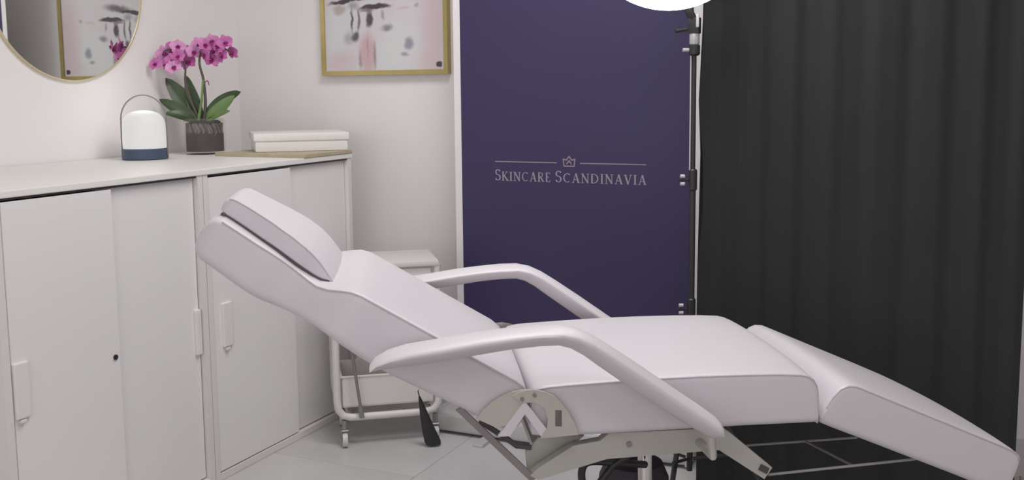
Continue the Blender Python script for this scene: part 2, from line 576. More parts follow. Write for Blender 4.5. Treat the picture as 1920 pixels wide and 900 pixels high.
leaf(op(372, 226), op(345, 195, 0.02), op(309, 146, 0.02), 0.040, 'leaf', Vector((0.3, -0.9, 0.2)))
leaf(op(374, 226), op(356, 190, 0.03), op(347, 142, 0.03), 0.027, 'leaf', Vector((0.2, -0.95, 0.1)))
leaf(op(384, 226), op(415, 188, -0.01), op(452, 173, 0.0), 0.032, 'leaf', Vector((-0.1, -0.8, 0.5)))
leaf(op(384, 226), op(420, 204, -0.03), op(444, 180, -0.03), 0.028, 'leafpale', Vector((-0.1, -0.85, 0.45)))
leaf(op(370, 228), op(335, 203, -0.02), op(302, 186, -0.02), 0.026, 'leaf', Vector((0.1, -0.8, 0.5)))
leaf(op(368, 229), op(340, 212, -0.05), op(318, 212, -0.06), 0.020, 'leaf', Vector((0, -0.8, 0.6)))
leaf(op(388, 229), op(412, 214, -0.05), op(438, 208, -0.06), 0.017, 'leafpale', Vector((0, -0.8, 0.6)))
leaf(op(380, 226), op(392, 210, 0.06), op(410, 200, 0.10), 0.022, 'leaf')


def curve3(ps, n=8):
    ps = [Vector(p) for p in ps]
    out = []
    for i in range(len(ps) - 1):
        p0, p1, p2, p3 = ps[max(i - 1, 0)], ps[i], ps[i + 1], ps[min(i + 2, len(ps) - 1)]
        for j in range(n):
            u = j / n
            out.append(0.5 * ((2 * p1) + (p2 - p0) * u + (2 * p0 - 5 * p1 + 4 * p2 - p3) * u * u + (3 * p1 - p0 - 3 * p2 + p3) * u ** 3))
    out.append(ps[-1])
    return out


s1 = curve3([op(373, 226), op(360, 195), op(349, 155), op(350, 125), op(340, 100), op(315, 95), op(296, 112)])
s2 = curve3([op(381, 226), op(385, 190), op(383, 150), op(377, 118), op(385, 92), op(410, 84), op(436, 100)])
MB().tube(s1, [0.0055 - 0.0035 * i / len(s1) for i in range(len(s1))], 8).build('stem', 'stem', t, True)
MB().tube(s2, [0.0068 - 0.0045 * i / len(s2) for i in range(len(s2))], 8).build('stem', 'stem', t, True)
MB().tube([op(372, 226, -0.012), op(379, 190, -0.008), op(383, 150, -0.004)], [0.006, 0.005, 0.004], 8).build('support_stake', 'leafpale', t, True)
MB().tube(curve3([op(383, 158), op(392, 152, -0.01), op(396, 160, -0.02)], 5), [0.002] * 11, 6).build('side_shoot', 'lip', t, True)


def petal_rows(ang, L_, w, cup):
    rows = []
    n = 6
    for i in range(n + 1):
        s_ = i / n
        ww = w * (math.sin(PI * (0.08 + 0.90 * s_)) ** 0.7)
        row = []
        for j in (-1, 0, 1):
            x = s_ * L_
            y = ww * j
            z = cup * (s_ * s_) * L_ + 0.10 * abs(j) * ww
            row.append(Vector((x * math.cos(ang) - y * math.sin(ang), x * math.sin(ang) + y * math.cos(ang), z)))
        for j in (1, 0, -1):
            x = s_ * L_
            y = ww * j * 0.96
            z = cup * (s_ * s_) * L_ + 0.10 * abs(j) * ww - 0.0012
            row.append(Vector((x * math.cos(ang) - y * math.sin(ang), x * math.sin(ang) + y * math.cos(ang), z)))
        rows.append(row)
    return rows


petal_me = {}
for key in ('petal', 'petalpale'):
    fm = MB()
    for a, L_, w in ((PI / 2, 0.026, 0.010), (PI / 2 + 2.35, 0.025, 0.009), (PI / 2 - 2.35, 0.025, 0.009), (0.15, 0.027, 0.016), (PI - 0.15, 0.027, 0.016)):
        fm.loft(petal_rows(a, L_, w, -0.12))
    petal_me[key] = fm.mesh('flower', True, 70)
    petal_me[key].materials.append(M[key])
lm = MB()
lm.loft(petal_rows(-PI / 2, 0.014, 0.006, 0.6))
lm.loft(petal_rows(-PI / 2 + 1.0, 0.009, 0.004, 0.9))
lm.loft(petal_rows(-PI / 2 - 1.0, 0.009, 0.004, 0.9))
lm.lathe([(0.0008, 0.0), (0.004, 0.002), (0.003, 0.007), (0.0005, 0.009)], 8)
lip_me = lm.mesh('lip', True, 70)
lip_me.materials.append(M['lip'])
spots = [(299, 120, 1), (311, 100, 0), (313, 122, 0), (325, 92, 1), (329, 114, 1), (341, 88, 0), (343, 106, 1), (356, 98, 1), (333, 126, 0), (352, 116, 1),
         (378, 84, 0), (388, 103, 1), (394, 86, 1), (404, 78, 0), (406, 98, 1), (417, 88, 1), (421, 106, 1), (431, 82, 1), (437, 100, 1), (399, 112, 1), (370, 98, 0)]
for (x, y, c) in spots:
    f = link('flower', petal_me['petal' if c else 'petalpale'], t)
    f.location = op(x, y, random.uniform(-0.035, 0.02))
    yaw = random.uniform(-0.9, 0.9)
    pit = random.uniform(-0.35, 0.45)
    f.rotation_euler = (PI / 2 + pit, random.uniform(-0.5, 0.5), yaw)
    s_ = random.uniform(1.05, 1.35)
    f.scale = (s_, s_, s_)
    link('lip', lip_me, f)

# ------------------------------------------------------------------ wooden board and white box at the far end of the worktop
bd = MB().bbox(-2.55, -2.144, 2.955, 3.262, ZW, ZW + 0.013, 0.002).build('wooden_board', 'wood')
tag(bd, 'pale wooden board lying under the flat white box', 'board')
t = thing('white_box', 'flat white box with a lid on the wooden board', 'box', (-2.40, 2.995, ZW + 0.013), math.radians(42))
MB().bbox(0.006, 0.350, 0.006, 0.294, 0.0, 0.050, 0.006).build('tray', 'cabtop', t, True)
MB().bbox(0.0, 0.356, 0.0, 0.300, 0.040, 0.070, 0.007).build('lid', 'cabtop', t, True)

# ------------------------------------------------------------------ roll-up banner
YS = 3.30
t = thing('roll_up_banner', 'navy blue roll-up banner with white edges and lettering', 'banner', (0, YS, 0))
MB().box(-1.7180, -0.7940, 0.0, 0.0012, 0.075, 2.05).build('sheet', 'bannerwhite', t)
MB().box(-1.6896, -0.8245, -0.0012, 0.0, 0.075, 2.05).build('navy_print', 'navy', t)
base = MB().bbox(-1.738, -0.787, -0.165, 0.085, 0.010, 0.082, 0.016, 3).build('base_cassette', 'silver', t, True)
for xx in (-1.738, -0.793):
    MB().bbox(xx - 0.004, xx + 0.010, -0.167, 0.087, 0.008, 0.084, 0.003).build('end_cap', 'silver', base)
for xx in (-1.52, -0.95):
    MB().bbox(xx - 0.02, xx + 0.02, -0.245, 0.16, 0.0, 0.011, 0.003).build('foot', 'silver', t)
MB().bbox(-1.728, -0.784, -0.010, 0.012, 2.045, 2.075, 0.004).build('top_rail', 'silver', t)
MB().cyl((-1.24, 0.03, 0.08), (-1.24, 0.03, 2.05), 0.008, 10).build('support_pole', 'silver', t, True)

# lettering: strokes on a unit cap height; thick and thin strokes with serifs
TK, TN, SF = 0.14, 0.065, 0.055


def bar(p, q, w):
    return ('b', p, q, w)


def serif(x, y, l=0.15):
    return ('b', (x - l, y), (x + l, y), SF)


def arc(cx, cy, rx, ry, a0, a1, w):
    return ('a', cx, cy, rx, ry, a0, a1, w)


GL = {
    'S': (0.52, [arc(0.26, 0.73, 0.19, 0.22, 20, 270, 0.11), arc(0.26, 0.27, 0.20, 0.24, 90, -160, 0.11), bar((0.44, 0.80), (0.44, 0.95), 0.05), bar((0.07, 0.05), (0.07, 0.22), 0.05)]),
    'K': (0.72, [bar((0.12, 0), (0.12, 1), TK), serif(0.12, 0.03), serif(0.12, 0.97), bar((0.15, 0.45), (0.56, 0.97), TN), bar((0.25, 0.56), (0.64, 0.02), TK), serif(0.56, 0.97), serif(0.64, 0.03)]),
    'I': (0.30, [bar((0.15, 0), (0.15, 1), TK), serif(0.15, 0.03), serif(0.15, 0.97)]),
    'N': (0.80, [bar((0.13, 0), (0.13, 1), TN), bar((0.12, 0.98), (0.68, 0.02), TK), bar((0.68, 0), (0.68, 1), TN), serif(0.13, 0.03), serif(0.11, 0.97), serif(0.68, 0.97)]),
    'C': (0.74, [arc(0.40, 0.5, 0.33, 0.46, 50, 310, 0.12), bar((0.64, 0.78), (0.64, 0.97), 0.05)]),
    'A': (0.76, [bar((0.11, 0.02), (0.38, 1.0), TN), bar((0.38, 1.0), (0.65, 0.02), TK), bar((0.20, 0.33), (0.56, 0.33), TN), serif(0.10, 0.03, 0.12), serif(0.65, 0.03, 0.13)]),
    'R': (0.70, [bar((0.13, 0), (0.13, 1), TK), arc(0.26, 0.75, 0.26, 0.22, 90, -90, 0.10), bar((0.13, 0.97), (0.28, 0.97), TN), bar((0.13, 0.53), (0.28, 0.53), TN), bar((0.30, 0.52), (0.60, 0.02), TK), serif(0.13, 0.03), serif(0.62, 0.03, 0.1)]),
    'E': (0.58, [bar((0.13, 0), (0.13, 1), TK), bar((0.05, 0.97), (0.48, 0.97), TN), bar((0.13, 0.52), (0.40, 0.52), TN), bar((0.05, 0.03), (0.50, 0.03), TN), bar((0.48, 0.82), (0.48, 0.99), 0.05), bar((0.50, 0.01), (0.50, 0.20), 0.05)]),
    'D': (0.80, [bar((0.13, 0), (0.13, 1), TK), arc(0.30, 0.5, 0.40, 0.46, 90, -90, 0.12), bar((0.05, 0.97), (0.32, 0.97), TN), bar((0.05, 0.03), (0.32, 0.03), TN)]),
    'V': (0.74, [bar((0.10, 0.98), (0.38, 0.0), TK), bar((0.38, 0.0), (0.64, 0.98), TN), serif(0.10, 0.97, 0.13), serif(0.64, 0.97, 0.12)]),
}


def stroke_quads(st):
    if st[0] == 'b':
        _, p, q, w = st
        d = Vector((q[0] - p[0], q[1] - p[1])).normalized()
        nn = Vector((-d.y, d.x)) * w / 2
        p, q = Vector(p), Vector(q)
        return [[p - nn, q - nn, q + nn, p + nn]]
    _, cx, cy, rx, ry, a0, a1, w = st
    out = []
    n = 10
    for i in range(n):
        a, c = (math.radians(a0 + (a1 - a0) * (i + e) / n) for e in (0, 1.03))
        w0, w1 = w * (0.45 + 0.55 * abs(math.cos(a))), w * (0.45 + 0.55 * abs(math.cos(c)))
        out.append([Vector((cx + (rx - w0 / 2) * math.cos(a), cy + (ry - w0 / 2) * math.sin(a))), Vector((cx + (rx + w0 / 2) * math.cos(a), cy + (ry + w0 / 2) * math.sin(a))),
                    Vector((cx + (rx + w1 / 2) * math.cos(c), cy + (ry + w1 / 2) * math.sin(c))), Vector((cx + (rx - w1 / 2) * math.cos(c), cy + (ry - w1 / 2) * math.sin(c)))])
    return out


capH, smlH = 0.0419, 0.0334
pos = []
for word, start, width in (('SKINCARE', -1.5535, 0.2184), ('SCANDINAVIA', -1.3172, 0.3347)):
    cx, row = 0.0, []
    for i, ch in enumerate(word):
        hgt = capH if i == 0 else smlH
        row.append((ch, cx, hgt))
        cx += GL[ch][0] * hgt + 0.0052
    sx = width / (cx - 0.0052)
    pos += [(ch, start + xx * sx, hgt, sx) for ch, xx, hgt in row]
lg = bpy.data.objects.new('lettering', None)
COL.objects.link(lg)
lg.parent = t
for ch, xx, hgt, sx in pos:
    lb = MB()
    kk = 0
    for st in GL[ch][1]:
        for quad in stroke_quads(st):
            lb.prism([(xx + p.x * hgt * sx, 0.9248 + p.y * hgt) for p in quad], lambda p, q, y: (p, y, q), -0.0022 - 0.00001 * kk, -0.0011)
            kk += 1
    lb.build('letter', 'letter', lg)
for a, c in ((-1.5535, -1.312), (-1.2235, -0.983)):
    MB().box(a, c, -0.0022, -0.0011, 0.9923, 0.9960).build('rule_line', 'line', t)
crown = MB()
cxm = -1.2647
def cbar(p, q, w):
    for quad in stroke_quads(('b', p, q, w)):
        crown.prism([(cxm + v_.x, 0.9809 + v_.y * 1.06) for v_ in quad], lambda p_, q_, y: (p_, y, q_), -0.0022 - 0.00001 * len(crown.v), -0.0011)
for p, q in (((-0.020, 0.002), (0.020, 0.002)), ((-0.019, 0.001), (-0.022, 0.027)), ((0.019, 0.001), (0.022, 0.027)), ((-0.023, 0.026), (-0.010, 0.022)), ((0.023, 0.026), (0.010, 0.022)),
             ((-0.011, 0.021), (0.0, 0.035)), ((0.011, 0.021), (0.0, 0.035)), ((-0.009, 0.009), (0.0, 0.021)), ((0.009, 0.009), (0.0, 0.021))):
    cbar(p, q, 0.0042)
crown.build('crown_emblem', 'line', t)

# ------------------------------------------------------------------ ring light on its stand
SX, SY = -0.718, 2.885
t = thing('ring_light_stand', 'lit ring light on a slim black stand before the banner', 'ring light', (SX, SY, 0))
MB().cyl((0, 0, 0.10), (0, 0, 0.98), 0.0090, 14).build('lower_pole', 'black', t, True)
MB().cyl((0, 0, 0.90), (0, 0, 1.37), 0.0068, 14).build('upper_pole', 'black', t, True)
MB().cyl((-0.0085, -0.005, 0.99), (-0.0085, -0.005, 1.35), 0.0022, 8).build('pole_highlight', 'silver', t, True)  # thin silver rod stands in for the highlight along the black pole
for zc in (0.985, 0.60):
    c = MB().lathe([(0.009, -0.032), (0.0125, -0.028), (0.0125, 0.028), (0.009, 0.032)], 16, (0, 0, zc)).build('collar', 'black', t, True)
    kn = MB()
    for dz in (0.011, -0.011):
        kn.tube([(-0.022, -0.012, zc + dz), (-0.033, -0.018, zc + dz)], 0.0055, 10)
    kn.build('clamp_screw', 'silver', c, True)
    MB().cyl((-0.012, -0.006, zc), (-0.036, -0.02, zc), 0.004, 8).build('clamp_knob', 'black', c, True)
MB().lathe([(0.0105, 1.345), (0.0165, 1.350), (0.0165, 1.375), (0.012, 1.378)], 16).build('top_collar', 'black', t, True)
MB().lathe([(0.012, 1.376), (0.0150, 1.380), (0.0150, 1.408), (0.010, 1.410)], 16).build('mount_spigot', 'silver', t, True)
kn = MB().cyl((-0.010, -0.004, 1.362), (-0.030, -0.016, 1.362), 0.0055, 10).build('clamp_knob', 'silver', t, True)
br = MB()
br.bbox(-0.016, 0.016, -0.016, 0.016, 1.408, 1.455, 0.004)
br.tube([(-0.012, -0.006, 1.422), (-0.050, -0.025, 1.416)], 0.006, 10)
br.tube([(0, 0, 1.44), (-0.015, -0.015, 1.475), (-0.03, -0.03, 1.51)], 0.012, 10)
br.build('swivel_bracket', 'black', t, True)
MB().bbox(0.008, 0.017, -0.020, -0.010, 1.425, 1.462, 0.003).build('bracket_plate', 'silver', t, True)
for a in (PI + 0.12, -0.12, 1.5 * PI):
    lg_ = MB()
    lg_.tube([(0.012 * math.cos(a), 0.012 * math.sin(a), 0.42), (0.28 * math.cos(a), 0.28 * math.sin(a), 0.012)], 0.008, 8)
    lg_.tube([(0.012 * math.cos(a), 0.012 * math.sin(a), 0.14), (0.19 * math.cos(a), 0.19 * math.sin(a), 0.19)], 0.005, 8)
    lg_.build('tripod_leg', 'black', t, True)
hd = bpy.data.objects.new('ring_head', None)
COL.objects.link(hd)
hd.parent = t
hd.location = (-0.060, -0.055, 1.728)
hd.rotation_euler = (0, 0, PSI - 0.05)
RO, RI = 0.252, 0.150
n = 72


def ring_band(prof, material, name, par):
    rings = []
    for r, yy in prof + [prof[0]]:
        rings.append([(r * math.cos(2 * PI * q / n), yy, r * math.sin(2 * PI * q / n)) for q in range(n)])
    return MB().loft(rings, cap=False).build(name, material, par, True, 50)


ring_band([(RO + 0.003, 0.006), (RO + 0.001, -0.008), (RO - 0.010, -0.016), ((RO + RI) / 2, -0.020), (RI + 0.010, -0.016), (RI, -0.004)], 'ringlight', 'diffuser', hd)
ring_band([(RO + 0.002, -0.004), (RO - 0.004, 0.020), (RI + 0.004, 0.020), (RI - 0.002, -0.004)], 'black', 'housing', hd)

# ------------------------------------------------------------------ black curtain
t = thing('black_curtain', 'black floor length curtain hanging in soft folds right of the banner', 'curtain', (0, 2.985, 0))
CX0, CX1 = -0.714, 0.166
nx, nz = 260, 14
fr, bk = [], []
for i in range(nx + 1):
    s_ = i / nx
    colf, colb = [], []
    for j in range(nz + 1):
        zz = 0.012 + j * (2.42 - 0.012) / nz
        hgt = j / nz
        x = CX0 + s_ * (CX1 - CX0)
        ph = 2 * PI * (s_ * 8.2 + 0.35 * math.sin(5.1 * s_ + 0.4 * hgt))
        y = 0.005 * math.sin(ph + 0.5 * hgt) + 0.0012 * math.sin(2.3 * ph + 1.1 + 0.9 * hgt)
        if i < 12:
            x += (1 - i / 12) * (0.006 * math.sin(9.0 * zz) + 0.004 * math.sin(23 * zz + 1)) - 0.012 * (1 - hgt) * (1 - i / 12)
        colf.append((x, y - 0.001, zz))
        colb.append((x, y + 0.001, zz))
    fr.append(colf + colb[::-1])
MB().loft(fr).build('cloth', 'curtain', t, True, 60)
rl = MB()
rl.cyl((CX0 - 0.1, 0, 2.45), (CX1 + 0.1, 0, 2.45), 0.012, 12)
for xx in (CX0 - 0.06, CX1 + 0.06):
    rl.cyl((xx, 0, 2.45), (xx, 0, 2.60), 0.008, 8)
rl.build('curtain_rod', 'black', t, True)
rg = MB()
for q in range(9):
    xx = CX0 + 0.03 + q * (CX1 - CX0 - 0.06) / 8
    rg.tube([(xx, 0.018 * math.cos(a * PI / 6), 2.437 + 0.02 * math.sin(a * PI / 6)) for a in range(12)], 0.002, 6, closed=True)
rg.build('curtain_rings', 'black', t, True)

# ------------------------------------------------------------------ treatment chair (local axes: x towards the feet, y away from the viewer, z up)
chair = thing('treatment_chair', 'white vinyl reclining treatment chair with armrests and headrest cushion', 'treatment chair', (-0.47213, 1.98105, 0), math.radians(30.773))


def section(v0, v1, T_, rt, rb_, crown_, n=10, cs=5):
    """rounded cross-section as (v, h) from the bottom (h=0) to the top (h=T_)"""
    pts = []
    rt = min(rt, T_ * 0.48)
    rb_ = min(rb_, T_ * 0.48)
    hw = (v1 - v0) / 2
    vc = (v0 + v1) / 2
    for i in range(cs + 1):     # near bottom corner
        a = PI * 1.5 - i * PI / 2 / cs
        pts.append((v0 + rb_ + rb_ * math.cos(a), rb_ + rb_ * math.sin(a)))
    for i in range(cs + 1):     # near top corner
        a = PI - i * PI / 2 / cs
        pts.append((v0 + rt + rt * math.cos(a), T_ - rt + rt * math.sin(a)))
    for i in range(1, n):
        v = v0 + rt + (v1 - v0 - 2 * rt) * i / n
        x = (v - vc) / hw
        pts.append((v, T_ + crown_ * (1 - x * x)))
    for i in range(cs + 1):
        a = PI / 2 - i * PI / 2 / cs
        pts.append((v1 - rt + rt * math.cos(a), T_ - rt + rt * math.sin(a)))
    for i in range(cs + 1):
        a = -i * PI / 2 / cs
        pts.append((v1 - rb_ + rb_ * math.cos(a), rb_ + rb_ * math.sin(a)))
    return pts


def cushion(name, stations, rt=0.014, rb_=0.018, crown_=0.008, parent=chair, pipe=None, pr=0.0022):
    """stations: (top (u,w), bottom (u,w), v0, v1)"""
    rings = []
    for (ut, wt_), (ub, wb), v0, v1 in stations:
        T_ = math.hypot(ut - ub, wt_ - wb)
        du, dw = (ut - ub) / T_, (wt_ - wb) / T_
        rings.append([(ub + du * h, v, wb + dw * h) for v, h in section(v0, v1, T_, rt, rb_, crown_)])
    o = MB().loft(rings).build(name, 'vinyl', parent, True, 50)
    if pipe:
        a, c = pipe
        for side in (0, 1):
            pts = []
            for (ut, wt_), (ub, wb), v0, v1 in stations[a:c]:
                T_ = math.hypot(ut - ub, wt_ - wb)
                du, dw = (ut - ub) / T_, (wt_ - wb) / T_
                q = 0.25 * rt
                pts.append((ut - du * q, (v0 + q) if side == 0 else (v1 - q), wt_ - dw * q))
            MB().tube(pts, pr, 6).build('piping', 'piping', o, True)
    return o


WID = 0.56
# seat
st = []
for u, wt_, wb in ((-0.352, 0.622, 0.562), (-0.348, 0.640, 0.552), (-0.338, 0.652, 0.550), (-0.315, 0.656, 0.548), (-0.28, 0.658, 0.547), (-0.2, 0.661, 0.547), (-0.1, 0.664, 0.548), (0.0, 0.665, 0.549),
                   (0.10, 0.664, 0.550), (0.17, 0.662, 0.550), (0.215, 0.659, 0.550), (0.232, 0.655, 0.550), (0.244, 0.647, 0.550), (0.251, 0.634, 0.550), (0.254, 0.617, 0.550), (0.2545, 0.56, 0.550)):
    st.append(((u, wt_), (u, wb), 0.0, WID))
cushion('seat_cushion', st, pipe=(0, 16), crown_=0.010)
# leg rest
A = math.atan2(-0.4027, 0.915)
ca, sa = math.cos(A), math.sin(A)


def LR(s_, n_):
    return (0.329 + ca * s_ - sa * n_, 0.633 + sa * s_ + ca * n_)


st = []
for s_, nt_, nb in ((-0.032, -0.085, -0.100), (-0.030, -0.065, -0.102), (-0.026, -0.040, -0.103), (-0.018, -0.018, -0.104), (-0.006, -0.006, -0.104), (0.012, 0.0, -0.104), (0.06, 0.0, -0.103), (0.14, 0.0, -0.102), (0.22, 0.0, -0.101), (0.30, 0.0, -0.100),
                    (0.37, 0.0, -0.100), (0.405, -0.001, -0.100), (0.418, -0.005, -0.099), (0.426, -0.013, -0.097), (0.429, -0.030, -0.090)):
    st.append((LR(s_, nt_), LR(s_, nb), 0.0, WID - {0.37: 0.012, 0.405: 0.045, 0.418: 0.075, 0.426: 0.11, 0.429: 0.15}.get(s_, 0.0)))
cushion('leg_rest', st, rt=0.012, crown_=0.006, pipe=(1, 14), pr=0.0022)
# backrest
B0 = (-0.362, 0.660)
BA = math.radians(31.3)
cb, sb = math.cos(BA), math.sin(BA)


def BR(s_, n_):        # s along the back towards the head, n out of the front surface
    return (B0[0] - cb * s_ + sb * n_, B0[1] + sb * s_ + cb * n_)


dip = [(0.0, 0.0), (0.375, 0.0), (0.465, -0.037), (0.58, -0.029), (0.72, -0.026)]
bot = [(0.0, -0.104), (0.28, -0.116), (0.41, -0.108), (0.56, -0.130), (0.72, -0.122)]
wdt = [(0.0, 0.280), (0.36, 0.280), (0.53, 0.192), (0.72, 0.158)]
st = []
ends = [(-0.030, -0.060, 0.02), (-0.026, -0.035, 0.012), (-0.016, -0.016, 0.004), (-0.002, -0.004, 0.0)]
for s_, dt, db in ends:
    st.append((BR(s_, dt), BR(s_ - 0.0, -0.104 + db), 0.0, WID))
for i in range(1, 34):
    s_ = i * 0.0208
    hw = interp(wdt, s_)
    st.append((BR(s_, interp(dip, s_)), BR(s_, interp(bot, s_)), 0.28 - hw, 0.28 + hw))
for s_, dt, db, dh in ((0.699, -0.030, -0.118, 0.004), (0.709, -0.040, -0.112, 0.010), (0.715, -0.055, -0.102, 0.020)):
    hw = 0.16 - dh
    st.append((BR(s_, dt), BR(s_, db), 0.28 - hw, 0.28 + hw))
cushion('backrest', st, rt=0.014, rb_=0.022, crown_=0.007, pipe=(1, 37), pr=0.0024)
# headrest cushion
st = []
ptop = [(0.425, -0.030), (0.44, -0.019), (0.475, -0.002), (0.507, 0.008), (0.545, 0.014), (0.60, 0.017), (0.66, 0.017), (0.69, 0.016)]
phw = [(0.42, 0.182), (0.50, 0.172), (0.70, 0.118)]
for i in range(25):
    s_ = 0.425 + i * (0.69 - 0.425) / 24
    a = ptop[0][1]
    for (p, va), (q, vb) in zip(ptop, ptop[1:]):
        if p <= s_ <= q + 1e-9:
            a = va + (vb - va) * (s_ - p) / (q - p)
            break
    hw = interp(phw, s_)
    bb = interp(dip, s_) + 0.004
    if s_ < 0.455:
        bb = min(bb, a - 0.006)
    st.append((BR(s_, a), BR(s_, bb), 0.28 - hw, 0.28 + hw))
for s_, dt, db, dh in ((0.700, 0.012, -0.020, 0.003), (0.706, 0.004, -0.016, 0.008)):
    hw = 0.12 - dh
    st.append((BR(s_, dt), BR(s_, db), 0.28 - hw, 0.28 + hw))
hp = cushion('headrest_cushion', st, rt=0.007, rb_=0.006, crown_=0.007, pipe=(0, 26), pr=0.002)
pts = []
for i in range(22):
    s_ = 0.44 + i * (0.70 - 0.44) / 21
    hw = interp(phw, s_) - 0.001
    pts.append((*BR(s_, interp(dip, s_) + 0.003), hw))
for sg in (-1, 1):
    MB().tube([(p[0], 0.28 + sg * p[2], p[1]) for p in pts], 0.0032, 6).build('dark_seam', 'gapdark', hp, True)

# armrests
arm_path = [(-0.668, 0.727, 0.20), (-0.655, 0.735, 0.55), (-0.630, 0.742, 0.85), (-0.597, 0.748, 1.0), (-0.53, 0.756, 1.05), (-0.46, 0.766, 1.05), (-0.40, 0.773, 1.0), (-0.345, 0.777, 1.0), (-0.305, 0.777, 1.0),
            (-0.278, 0.770, 1.05), (-0.250, 0.755, 1.12), (-0.215, 0.730, 1.2), (-0.155, 0.687, 1.25), (-0.09, 0.640, 1.25), (-0.035, 0.602, 1.2), (-0.004, 0.581, 1.1), (0.008, 0.573, 0.9), (0.015, 0.568, 0.5)]


def armrest(v0, v1):
    vc, hw, th = (v0 + v1) / 2, (v1 - v0) / 2, 0.0215
    rings = []
    n = len(arm_path)
    for i, (u, w, sc) in enumerate(arm_path):
        a, c = arm_path[max(i - 1, 0)], arm_path[min(i + 1, n - 1)]
        d = Vector((c[0] - a[0], c[1] - a[1])).normalized()
        nn = (-d.y, d.x)
        scw = 0.62 + 0.38 * min(1, sc)
        half = [(0.032, -0.0155), (0.020, -0.0105), (0.008, -0.0010), (0.0025, 0.0050), (0.0, 0.0090), (0.0015, 0.0118), (0.006, 0.0145), (0.018, 0.0185), (0.032, 0.0208)]
        prof_ = [(-hw + o_, y_) for o_, y_ in half] + [(0.0, 0.0217)] + [(hw - o_, y_) for o_, y_ in half[::-1]]
        ring = [(u + nn[0] * y_ * sc, vc + x_ * scw, w + nn[1] * y_ * sc) for x_, y_ in prof_]
        rings.append(ring)
    o = MB().loft(rings).build('armrest', 'vinyl', chair, True, 60)
    mids = []
    for (u, w, sc) in arm_path[1:-1]:
        mids.append((u, 0, w))
    return o


an_ = armrest(-0.115, -0.025)
af_ = armrest(0.585, 0.675)
for sgn, v0, v1, par in ((1, -0.07, 0.05, an_), (-1, 0.63, 0.51, af_)):
    p = MB()
    p.tube([(0.0, v0, 0.575), (0.005, v0, 0.520), (0.005, v1, 0.515)], 0.009, 10)
    p.build('mounting_post', 'steel', par, True)

# under-frame: flat steel channels on both sides
def uv(p, q, v):
    return (p, v, q)


frame_poly = [(-0.187, 0.545), (0.056, 0.545), (0.075, 0.530), (0.165, 0.452), (0.148, 0.428), (0.048, 0.497), (-0.192, 0.490), (-0.333, 0.453), (-0.352, 0.462), (-0.335, 0.478), (-0.262, 0.522), (-0.205, 0.530)]
for v0 in (0.020, 0.515):
    f = MB().prism(frame_poly, uv, v0, v0 + 0.025).build('side_frame', 'framegrey', chair)
    MB().prism([(0.140, 0.462), (0.158, 0.452), (0.152, 0.440), (0.134, 0.450)], uv, v0 - 0.003, v0 + 0.028).build('pivot_end', 'darkgrey', f)
    MB().tube([(-0.145, v0 - 0.004, 0.52), (-0.145, v0 + 0.02, 0.52)], 0.006, 10).build('bolt', 'rod', f, True)
MB().box(-0.16, 0.0, 0.04, 0.52, 0.515, 0.548).build('cross_plate', 'framegrey', chair)
MB().box(0.125, 0.145, 0.04, 0.52, 0.440, 0.455).build('cross_bar', 'framegrey', chair)
MB().box(-0.325, -0.300, 0.04, 0.52, 0.455, 0.472).build('cross_bar', 'framegrey', chair)
for v in (0.055, 0.500):
    MB().prism([(-0.357, 0.500), (-0.328, 0.530), (-0.232, 0.530), (-0.335, 0.452), (-0.353, 0.456)], uv, v, v + 0.008).build('swing_plate', 'framegrey', chair)
# recline linkage
for v in (0.035, 0.50):
    MB().prism([(-0.502, 0.606), (-0.490, 0.612), (-0.338, 0.455), (-0.349, 0.446)], uv, v - 0.008, v).build('recline_link', 'rod', chair)
    MB().tube([(-0.452, v + 0.02, 0.572), (-0.40, v + 0.02, 0.535), (-0.375, v + 0.02, 0.515), (-0.345, v + 0.02, 0.510)], 0.006, 8).build('recline_rod', 'gapdark', chair, True)
# hinge plates
plateL = [(-0.464, 0.600), (-0.450, 0.617), (-0.430, 0.634), (-0.412, 0.644), (-0.392, 0.651), (-0.370, 0.655), (-0.349, 0.654), (-0.366, 0.626), (-0.404, 0.583), (-0.425, 0.580)]
plateR = [(-0.391, 0.646), (-0.372, 0.654), (-0.350, 0.656), (-0.327, 0.651), (-0.307, 0.641), (-0.289, 0.622), (-0.275, 0.601), (-0.265, 0.581), (-0.258, 0.558), (-0.335, 0.555), (-0.322, 0.575), (-0.320, 0.595), (-0.327, 0.617), (-0.347, 0.630), (-0.374, 0.630)]
varm = [(-0.421, 0.562), (-0.367, 0.633), (-0.310, 0.557), (-0.334, 0.558), (-0.366, 0.606), (-0.397, 0.562)]
for v, sg in ((-0.006, -1), (0.566, 1)):
    MB().prism(plateL, uv, v, v + sg * 0.006).build('hinge_plate', 'steel', chair)
    hpR = MB().prism(plateR, uv, v + sg * 0.005, v + sg * 0.012).build('hinge_plate', 'steel', chair)
    MB().prism(varm, uv, v + sg * 0.001, v + sg * 0.010).build('hinge_fork', 'vinyl', chair)
    bl = MB()
    for (u, w) in ((-0.347, 0.645), (-0.372, 0.638)):
        bl.tube([(u, v + sg * 0.010, w), (u, v + sg * 0.016, w)], 0.0042, 8)
    bl.build('hinge_bolts', 'rod', hpR, True)
    MB().prism([(-0.305, 0.612), (-0.292, 0.611), (-0.292, 0.578), (-0.305, 0.579)], uv, v + sg * 0.012, v + sg * 0.0130).build('sticker', 'labelgrey', hpR)
